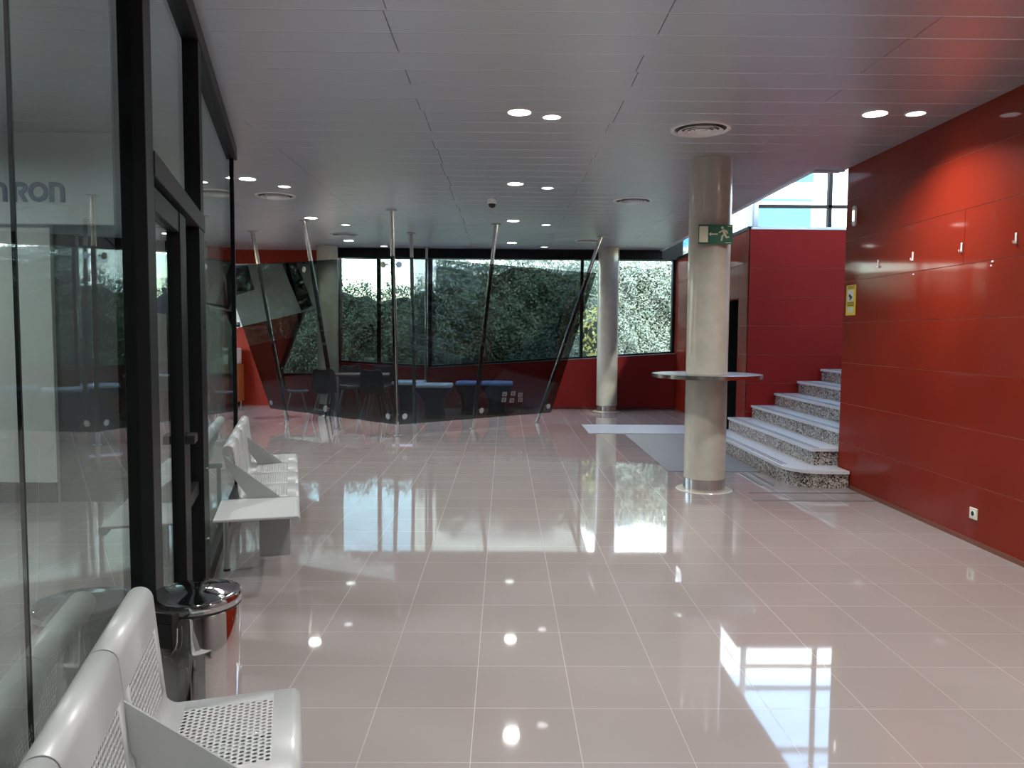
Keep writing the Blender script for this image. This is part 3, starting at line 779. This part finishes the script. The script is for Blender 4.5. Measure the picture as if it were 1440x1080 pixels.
# ------------------------------------------------------------------ furniture behind the screen
tb = thing('cafe_table', 'brown topped table behind the left leaf of the glass screen', 'table', (-2.75, 14.2, 0), .1)
bm = newbm(); bx(bm, -.62, .62, -.38, .38, .74, .77); obj('tabletop', bm, M['wood_table'], tb, bevel=.005)
for sx in (-1, 1):
    for sy in (-1, 1):
        bm = newbm(); tube(bm, (sx * .5, sy * .3, 0), (sx * .38, sy * .22, .74), .018, 12); obj('leg', bm, M['black'], tb, 40)
ch = None
chairs = [(-3.15, 13.62, .05, 'dark shell chair at the near left side of the brown table'), (-2.3, 13.66, -.1, 'dark shell chair at the near right side of the brown table'),
          (-2.98, 14.85, PI + .1, 'dark shell chair on the window side of the brown table, left one'), (-2.4, 14.85, PI - .05, 'dark shell chair on the window side of the brown table, right one'), (-3.75, 13.9, -PI / 2 + .3, 'dark shell chair standing at the left end of the brown table')]
for x, y, rz, lab in chairs:
    if ch is None:
        ch = thing('shell_chair', lab, 'chair', (x, y, 0), rz, 'chairs around the brown table')
        bm = newbm(); g = []
        prof = [(.22, .45, .20), (.15, .435, .22), (0, .43, .225), (-.14, .44, .22), (-.2, .48, .22), (-.225, .58, .225), (-.245, .72, .22), (-.26, .84, .19), (-.265, .87, .15)]
        for yy, zz, hw in prof:
            g.append([bm.verts.new((hw * t, yy + .03 * abs(t) ** 2 * (1 if zz > .46 else 0), zz + .03 * t * t)) for t in (-1, -.66, -.33, 0, .33, .66, 1)])
        for i in range(len(g) - 1):
            for j in range(6): bm.faces.new((g[i][j], g[i][j + 1], g[i + 1][j + 1], g[i + 1][j]))
        o = obj('seat_shell', bm, M['shell'], ch, 60); m_ = o.modifiers.new('s', 'SOLIDIFY'); m_.thickness = .014
        m_ = o.modifiers.new('ss', 'SUBSURF'); m_.levels = 1; m_.render_levels = 1
        for sx in (-1, 1):
            for sy in (-1, 1):
                bm = newbm(); tube(bm, (sx * .21, sy * .2, 0), (sx * .12, sy * .1, .425), .011, 10); obj('leg', bm, M['steel_dark'], ch, 40)
    else: dup(ch, (x, y, 0), rz, lab)

# blue upholstered lounge seats
def lounge(x0, x1, y, label, mt, first):
    wv = (x1 - x0)
    t_ = thing('lounge_seat', label, 'lounge seat', ((x0 + x1) / 2, y, 0), 0, 'blue lounge seats by the window')
    bm = newbm(); hw = wv / 2
    secs = [(.42, .50, .34, .80), (.47, .56, .36, .96), (.52, .585, .37, 1.0), (.57, .60, .36, .99), (.60, .60, .34, .95)]
    # cushion: rounded slab
    def ring(z, sx, sy, r=.07, n=6):
        pts = []
        for cx, cy, a0 in ((1, 1, 0), (-1, 1, PI / 2), (-1, -1, PI), (1, -1, 3 * PI / 2)):
            for i in range(n + 1):
                a_ = a0 + PI / 2 * i / n; pts.append(bm.verts.new((cx * (sx - r) + r * math.cos(a_), cy * (sy - r) + r * math.sin(a_), z)))
        return pts
    def loft(rings):
        for A, B in zip(rings[:-1], rings[1:]):
            for i in range(len(A)): bm.faces.new((A[i], A[(i + 1) % len(A)], B[(i + 1) % len(B)], B[i]))
        bm.faces.new(rings[0][::-1]); bm.faces.new(rings[-1])
    loft([ring(.05, hw * .55, .24), ring(.2, hw * .5, .22), ring(.36, hw * .62, .27), ring(.45, hw * .85, .33), ring(.52, hw * .97, .36), ring(.555, hw, .37)])
    obj('body', bm, M['blue_side'], t_, 50)
    bm = newbm(); loft([ring(.556, hw, .37), ring(.585, hw * .995, .367), ring(.602, hw * .97, .35), ring(.606, hw * .9, .32)]); obj('seat_pad', bm, mt, t_, 50)
    bm = newbm(); loft([ring(0, hw * .62, .27), ring(.045, hw * .6, .26)]); obj('plinth', bm, M['black_matt'], t_)
lounge(-2.12, -1.52, 14.75, 'blue lounge seat just right of the upright screen pole', M['blue_top'], True)
lounge(-1.60, -.95, 14.0, 'pale topped blue lounge seat on a narrow pedestal, nearest of the row', M['blue_top'], False)
lounge(-.92, -.46, 14.7, 'dark blue lounge seat right of the pedestal seat', M['blue_seat'], False)
lounge(-.44, .16, 14.7, 'rightmost dark blue lounge seat behind the pictograms', M['blue_seat'], False)

# cabinet in the far left corner
cb = thing('cabinet', 'orange wood cabinet on short legs against the red back wall', 'cabinet', (-5.56, 15.85, 0))
bm = newbm(); bx(bm, -.3, .16, -.2, .2, .1, .86); obj('carcass', bm, M['wood'], cb, bevel=.02)
bm = newbm(); bx(bm, -.29, -.07, -.212, -.2, .13, .83); obj('door', bm, M['wood'], cb); bm = newbm(); bx(bm, -.06, .14, -.212, -.2, .13, .83); obj('door', bm, M['wood'], cb)
for sx in (-.25, .1):
    for sy in (-.15, .15):
        bm = newbm(); tube(bm, (sx, sy, 0), (sx, sy, .1), .018, 10); obj('leg', bm, M['steel'], cb)
bx_ = thing('dispenser', 'white box shaped appliance on the orange cabinet', 'appliance', (-5.55, 15.85, .862))
bm = newbm(); bx(bm, -.2, .12, -.15, .15, 0, .33); obj('housing', bm, M['white'], bx_, bevel=.02)
bm = newbm(); bx(bm, -.14, .06, -.156, -.15, .2, .28); obj('panel', bm, M['decal'], bx_)
th = thing('thermostat', 'small white thermostat on the red back wall above the cabinet', 'thermostat', (-5.55, 16.1, 1.67))
bm = newbm(); bx(bm, -.12, .08, -.03, 0, -.06, .06); obj('housing', bm, M['white'], th, bevel=.008)
bm = newbm(); bx(bm, -.03, .04, -.033, -.03, -.0, .035); obj('display', bm, M['decal'], th)

# ------------------------------------------------------------------ perforated steel benches
PITCH = .47; NSEAT = 4; TBL = .58
BZ = .422                                 # seat height
# side profile as (w from the wall, z)
def prof_back():
    pts = []
    cx, cz, r = .114, .745, .036          # rolled top
    for i in range(13):
        a_ = math.radians(215 - i * (215 - 12) / 12); pts.append((cx + r * math.cos(a_), cz + r * math.sin(a_)))
    return pts
def perforated(bm, o, du, dv, L, Wd, nx, ny, rad):
    """flat patch with nx x ny staggered round holes; o corner, du/dv unit vectors"""
    cw = L / (nx + .5); chh = Wd / ny
    P = lambda u, v: bm.verts.new(o + du * u + dv * v)
    for j in range(ny):
        off = 0 if j % 2 == 0 else cw / 2
        v0 = j * chh; v1 = v0 + chh; vc = (v0 + v1) / 2
        if off: bm.faces.new((P(0, v0), P(0, v1), P(off, v1), P(off, v0)))
        else: bm.faces.new((P(L - cw / 2, v0), P(L - cw / 2, v1), P(L, v1), P(L, v0)))
        for i in range(nx):
            u0 = off + i * cw; u1 = u0 + cw; uc = (u0 + u1) / 2
            outer = [P(u1, vc), P(u1, v1), P(uc, v1), P(u0, v1), P(u0, vc), P(u0, v0), P(uc, v0), P(u1, v0)]
            inner = [P(uc + rad * math.cos(k * PI / 4), vc + rad * math.sin(k * PI / 4)) for k in range(8)]
            for k in range(8):
                bm.faces.new((inner[k], inner[(k + 1) % 8], outer[(k + 1) % 8], outer[k]))
def strip(bm, pts, u0, u1):
    A = [bm.verts.new((u0, -w, z)) for w, z in pts]; B = [bm.verts.new((u1, -w, z)) for w, z in pts]
    for i in range(len(pts) - 1): bm.faces.new((A[i], A[i + 1], B[i + 1], B[i]))
def quadstrip(bm, o, du, dv, u0, u1, v0, v1):
    bm.faces.new([bm.verts.new(o + du * u + dv * v) for u, v in ((u0, v0), (u0, v1), (u1, v1), (u1, v0))])
def seat_bm():
    """one seat and back shell, local x from 0 to PITCH"""
    bm = newbm(); g = .0045; u0, u1 = g, PITCH - g; L = u1 - u0
    pb = prof_back(); strip(bm, pb, u0, u1)
    t0 = pb[-1]; b0 = (.178, BZ + .035)
    o = Vector((u0, -t0[0], t0[1])); e = Vector((u0, -b0[0], b0[1])); du = Vector((1, 0, 0)); dv = (e - o); Wd = dv.length; dv.normalize()
    m = .055; a0, a1 = .085, Wd - .015
    quadstrip(bm, o, du, dv, 0, L, 0, a0); quadstrip(bm, o, du, dv, 0, L, a1, Wd); quadstrip(bm, o, du, dv, 0, m, a0, a1); quadstrip(bm, o, du, dv, L - m, L, a0, a1)
    perforated(bm, o + du * m + dv * a0, du, dv, L - 2 * m, a1 - a0, 18, 11, .0066)
    # bend into the seat
    cc = []
    for i in range(7):
        a_ = math.radians(197 + i * (270 - 197) / 6); cc.append((.178 + .038 + .04 * math.cos(a_), BZ + .04 + .04 * math.sin(a_)))
    cc[0] = b0
    strip(bm, cc, u0, u1)
    f0 = cc[-1]; f1 = (.535, BZ + .004)
    o = Vector((u0, -f0[0], f0[1])); e = Vector((u0, -f1[0], f1[1])); dv = e - o; Wd = dv.length; dv.normalize()
    m = .055; a0, a1 = .02, Wd - .05
    quadstrip(bm, o, du, dv, 0, L, 0, a0); quadstrip(bm, o, du, dv, 0, L, a1, Wd); quadstrip(bm, o, du, dv, 0, m, a0, a1); quadstrip(bm, o, du, dv, L - m, L, a0, a1)
    perforated(bm, o + du * m + dv * a0, du, dv, L - 2 * m, a1 - a0, 18, 15, .0066)
    fr = []
    for i in range(9):
        a_ = math.radians(90 - i * 190 / 8); fr.append((.535 + .027 * math.cos(a_), BZ + .004 - .027 + .027 * math.sin(a_)))
    strip(bm, fr, u0, u1)
    bmesh.ops.remove_doubles(bm, verts=bm.verts, dist=.0004)
    return bm
def make_bench():
    t_ = thing('waiting_bench', 'x', 'bench', (0, 0, 0), 0, 'perforated steel waiting benches')
    me = None
    for k in range(NSEAT):
        if me is None:
            o = obj('seat', seat_bm(), M['bench'], t_, 50, recalc=False); me = o
            s = o.modifiers.new('thick', 'SOLIDIFY'); s.thickness = .003; s.offset = 0
        else:
            o = me.copy(); C.objects.link(o); o.parent = t_
        o.location = (TBL + PITCH * k, 0, 0)
    # plain side table at the start
    bm = newbm(); bx(bm, 0, TBL - .003, -.53, -.07, BZ - .012, BZ + .004); obj('side_table', bm, M['bench'], t_, bevel=.004)
    bm = newbm(); tube(bm, (0.004, -.535, BZ - .023), (TBL - .004, -.535, BZ - .023), .027, 24); obj('table_front_roll', bm, M['bench'], t_, 40)
    # rails and end caps
    bm = newbm(); tube(bm, (-.004, -.535, BZ - .023), (TBL + PITCH * NSEAT + .004, -.535, BZ - .023), .0245, 20); obj('front_tube', bm, M['bench_side'], t_, 40)
    bm = newbm(); tube(bm, (TBL - .006, -.114, .745), (TBL + PITCH * NSEAT + .006, -.114, .745), .0335, 24); obj('back_tube', bm, M['bench_side'], t_, 40)
    # triangular side plates
    for u in (TBL, TBL + PITCH * 3):
        bm = newbm(); prism(bm, [(u - .004, -.085, .725), (u - .004, -.115, .69), (u - .004, -.44, BZ + .006), (u - .004, -.24, BZ + .006), (u - .004, -.1, .64)], (.008, 0, 0)); obj('arm_plate', bm, M['bench_side'], t_)
    # supports: rear tube leg and a solid front panel leg
    for u in (.42, TBL + PITCH * 3.4):
        bm = newbm(); tube(bm, (u, -.11, .012), (u, -.11, BZ - .012), .018, 16); l_ = obj('leg', bm, M['bench_side'], t_, 40)
        bm = newbm(); tube(bm, (u, -.11, 0), (u, -.11, .014), .022, 16); obj('foot', bm, M['black_matt'], l_, 40)
        bm = newbm(); bx(bm, u - .02, u + .02, -.5, -.08, BZ - .05, BZ - .014); obj('cross_beam', bm, M['bench_side'], t_)
    for u in (TBL + .12, TBL + PITCH * 3.4 + .05):
        bm = newbm(); bx(bm, u - .006, u + .006, -.5, -.30, 0, BZ - .015); obj('panel_leg', bm, M['bench_side'], t_)
    return t_
b1 = make_bench()
S1 = -.32 - TBL
p = PW + DW * S1 - NW * .01
b1.location = (p.x, p.y, 0); b1.rotation_euler = (0, 0, AW); b1['label'] = 'farther pale grey perforated bench with side table along the office glass'
p = PW + DW * (-3.22 - NSEAT * PITCH - TBL) - NW * .035
dup(b1, (p.x, p.y, 0), AW, 'nearest pale grey perforated bench at the bottom left corner')

# ------------------------------------------------------------------ pedal bin
BN = thing('pedal_bin', 'round chrome pedal bin between the nearest bench and the office door', 'bin', (-1.075, 2.66, 0), math.radians(-18))
br = .147
bm = newbm(); lathe(bm, [(0, .012), (br - .004, .012), (br, .02), (br, .565), (br - .004, .572), (0, .572)], n=64); obj('body', bm, M['chrome'], BN, 35)
bm = newbm(); lathe(bm, [(0, 0), (br + .004, 0), (br + .004, .022), (0, .022)], n=64); obj('foot_ring', bm, M['black_matt'], BN, 35)
bm = newbm(); lathe(bm, [(br - .004, .573), (br + .003, .573), (br + .003, .58), (br - .004, .58)], n=64, closed=True); obj('seal', bm, M['black_matt'], BN, 35)
bm = newbm(); lathe(bm, [(0, .58), (br + .004, .58), (br + .006, .584), (br + .006, .606), (br + .001, .614), (br - .012, .617), (br - .02, .616), (.06, .63), (0, .633)], n=64); obj('lid', bm, M['chrome_lid'], BN, 35)
bm = newbm(); prism(bm, [(-.05, -br - .028, .60), (.05, -br - .028, .60), (.05, -br + .02, .60), (-.05, -br + .02, .60)], (0, 0, -.035)); prism(bm, [(-.042, -br - .024, .565), (.042, -br - .024, .565), (.036, -br - .01, .47), (-.036, -br - .01, .47)], (0, .03, 0)); obj('hinge_housing', bm, M['black_matt'], BN, bevel=.004)
bm = newbm(); pathtube(bm, [(-.055 + .0, -br - .012, .55)] + [(-.055 * math.cos(t) , -br - .014 - .012 * math.sin(t), .50 - .05 * math.sin(t)) for t in [k * PI / 10 for k in range(11)]] + [(.055, -br - .012, .55)], .0025, 8); obj('carry_handle', bm, M['steel'], BN, 40)
bm = newbm(); bx(bm, -.035, .035, br - .01, br + .05, .008, .022); obj('pedal', bm, M['black_matt'], BN, bevel=.004)

# ------------------------------------------------------------------ garden
bm = newbm(); bx(bm, -45, 45, 16.4, 70, -.2, -.06); bx(bm, -45, -7.7, -10, 16.4, -.2, -.06); bx(bm, 7.4, 45, -10, 16.4, -.2, -.06)
struct('ground', bm, M['ground'])
def hedge(name, label, cat, x0, x1, y, hf, dens, size, lm, depth=.9, facing=-1, along='X'):
    t_ = thing(name, label, cat, ((x0 + x1) / 2, y, 0) if along == 'X' else (y, (x0 + x1) / 2, 0), 0 if along == 'X' else -PI / 2 * facing * -1)
    mid = (x0 + x1) / 2
    bm = newbm(); n = int((x1 - x0) / .25); cols = []
    rnd = random.Random(int(x0 * 100) + 5)
    def surf(x, v):       # bumpy front surface
        return .16 * math.sin(x * 2.1 + v * 3) + .10 * math.sin(x * 5.3 - v * 4.1) + .06 * math.sin(x * 11 + v * 9)
    # solid core
    nx = max(8, int((x1 - x0) / .3)); g = []
    for i in range(nx + 1):
        x = x0 + (x1 - x0) * i / nx; hh = hf(x) - .18
        row = [bm.verts.new((x - mid, -depth / 2 + .18 + surf(x, hh * j / 6) * .7, hh * j / 6 - .05)) for j in range(7)]
        row += [bm.verts.new((x - mid, depth / 2, hh)), bm.verts.new((x - mid, depth / 2, -.05))]
        g.append(row)
    for i in range(nx):
        for j in range(9): bm.faces.new((g[i][j], g[i][(j + 1) % 9], g[i + 1][(j + 1) % 9], g[i + 1][j]))
    bm.faces.new(g[0]); bm.faces.new(g[-1][::-1])
    obj('branch_core', bm, M['hedge_core'], t_)
    V = []; Fc = []
    area_ = (x1 - x0) * hf(mid)
    for _ in range(int(area_ * dens)):
        x = rnd.uniform(x0, x1); hh = hf(x) + rnd.gauss(0, .06)
        if rnd.random() < .13:
            v = hh - abs(rnd.gauss(0, .08)) + (rnd.random() ** 3) * .25; yy = rnd.uniform(-depth / 2, depth / 2)
        else:
            v = rnd.uniform(0, hh); yy = -depth / 2 + surf(x, v) * .8 + rnd.gauss(0, .07) + .05
        s = size * rnd.uniform(.6, 1.35)
        ax = Vector((rnd.gauss(0, 1), rnd.gauss(0, .6), rnd.gauss(0, 1))).normalized()
        nn = Vector((rnd.gauss(0, .6), -1 + rnd.gauss(0, .5), rnd.gauss(.45, .6))).normalized()
        sd = ax.cross(nn)
        if sd.length < 1e-3: continue
        sd.normalize(); ax = nn.cross(sd)
        c = Vector((x - mid, yy, v)); i0 = len(V)
        V += [c - ax * s, c + sd * s * .45 - nn * s * .1, c + ax * s, c - sd * s * .45 - nn * s * .1]
        Fc.append((i0, i0 + 1, i0 + 2, i0 + 3))
    me = bpy.data.meshes.new('foliage'); me.from_pydata([tuple(v) for v in V], [], Fc); me.materials.append(lm); me.update()
    o = bpy.data.objects.new('foliage', me); C.objects.link(o); o.parent = t_
    return t_
hedge('hedge', 'tall dense green hedge outside the wide garden window', 'hedge', -1.68, 2.28, 19.3, lambda x: 3.28 + .1 * math.sin(x * 3) + .05 * math.sin(x * 9), 1500, .036, M['leaf'])
hedge('hedge', 'lower green hedge with bare twigs outside the left garden window', 'hedge', -11, -1.3, 20.6, lambda x: 2.68 + .12 * math.sin(x * 2.4) + .08 * math.sin(x * 8), 1000, .036, M['leaf'])
hedge('hedge', 'pale sunlit hedge outside the window right of the far column', 'hedge', 1.9, 10, 20.6, lambda x: 3.55 + .1 * math.sin(x * 3), 1700, .036, M['leaf_sunlit'])
hedge('hedge', 'green hedge outside the side window of the far left wall', 'hedge', 8.5, 16.0, -10.2, lambda x: 2.6 + .1 * math.sin(x * 3), 250, .07, M['leaf'], along='Y', facing=1)
hedge('shrub', 'yellow green shrub outside the window left of the far column', 'shrub', 1.7, 2.25, 17.6, lambda x: 1.9 + .15 * math.sin(x * 7), 260, .06, M['leaf_yellow'], depth=.5)

# office building across the garden
bd = thing('building', 'white building with sky blue panels beyond the garden', 'building', (9, 30, 0))
bm = newbm(); bx(bm, -12.5, 20, 0, 8, -.2, 12); obj('wall', bm, M['facade'], bd)
def fp(x0, x1, z0, z1, m, nm='panel'):
    bm = newbm(); bx(bm, x0 - 9, x1 - 9, -.06, .02, z0, z1); return obj(nm, bm, m, bd)
def PX(x): return (x - 712) / F * 30
def PZ(y): return CAMH + (470.5 - y) / F * 30
fp(PX(1049), PX(1137), PZ(326) - 1.2, PZ(291), M['facade_blue']); fp(PX(1052), PX(1138), PZ(284), PZ(281), M['facade_blue'])
fp(PX(1052), PX(1138), PZ(281), PZ(279), M['facade_grey'], 'band')
fp(PX(1040), PX(1139), PZ(258), PZ(236), M['facade_blue']); fp(PX(1038), PX(1048), PZ(330) - 1, PZ(291), M['facade_grey'], 'pilaster')
fp(3.0, 6.8, 4.4, 5.6, M['facade_blue']); fp(-2, 2.0, 6.2, 6.6, M['facade_grey'], 'band'); fp(-3, 19, 3.9, 4.1, M['facade_grey'], 'band')
for xx in (0.2, 3.4, 6.6): fp(xx, xx + 1.6, 4.9, 6.0, M['facade_blue'], 'window')
fp(-3.2, 20, 7.9, 8.15, M['facade_grey'], 'band')

# ------------------------------------------------------------------ light
wd = bpy.data.worlds.new('sky'); sc.world = wd; wd.use_nodes = True
t = wd.node_tree; t.nodes.clear()
out = t.nodes.new('ShaderNodeOutputWorld'); bg = t.nodes.new('ShaderNodeBackground')
sk = t.nodes.new('ShaderNodeTexSky'); sk.sky_type = 'NISHITA'; sk.sun_disc = False
sk.sun_elevation = math.radians(38); sk.sun_rotation = math.radians(200); sk.air_density = 1.2; sk.dust_density = .7
t.links.new(sk.outputs['Color'], bg.inputs['Color']); bg.inputs['Strength'].default_value = 1.0
t.links.new(bg.outputs['Background'], out.inputs['Surface'])
su = bpy.data.lights.new('sun', 'SUN'); su.energy = 3.2; su.angle = math.radians(2); su.color = (1, .95, .88)
so_ = bpy.data.objects.new('sun', su); C.objects.link(so_)
so_.rotation_euler = Vector((-.35, .75, -.72)).to_track_quat('-Z', 'Y').to_euler()

sc.view_settings.view_transform = 'Standard'; sc.view_settings.look = 'None'
sc.view_settings.gamma = 1; sc.view_settings.use_curve_mapping = False
sc.view_settings.exposure = 1.13
sc.cycles.transparent_max_bounces = 32
sc.cycles.max_bounces = 12; sc.cycles.glossy_bounces = 8; sc.cycles.diffuse_bounces = 5
sc.cycles.sample_clamp_indirect = 6
sc.cycles.use_denoising = True
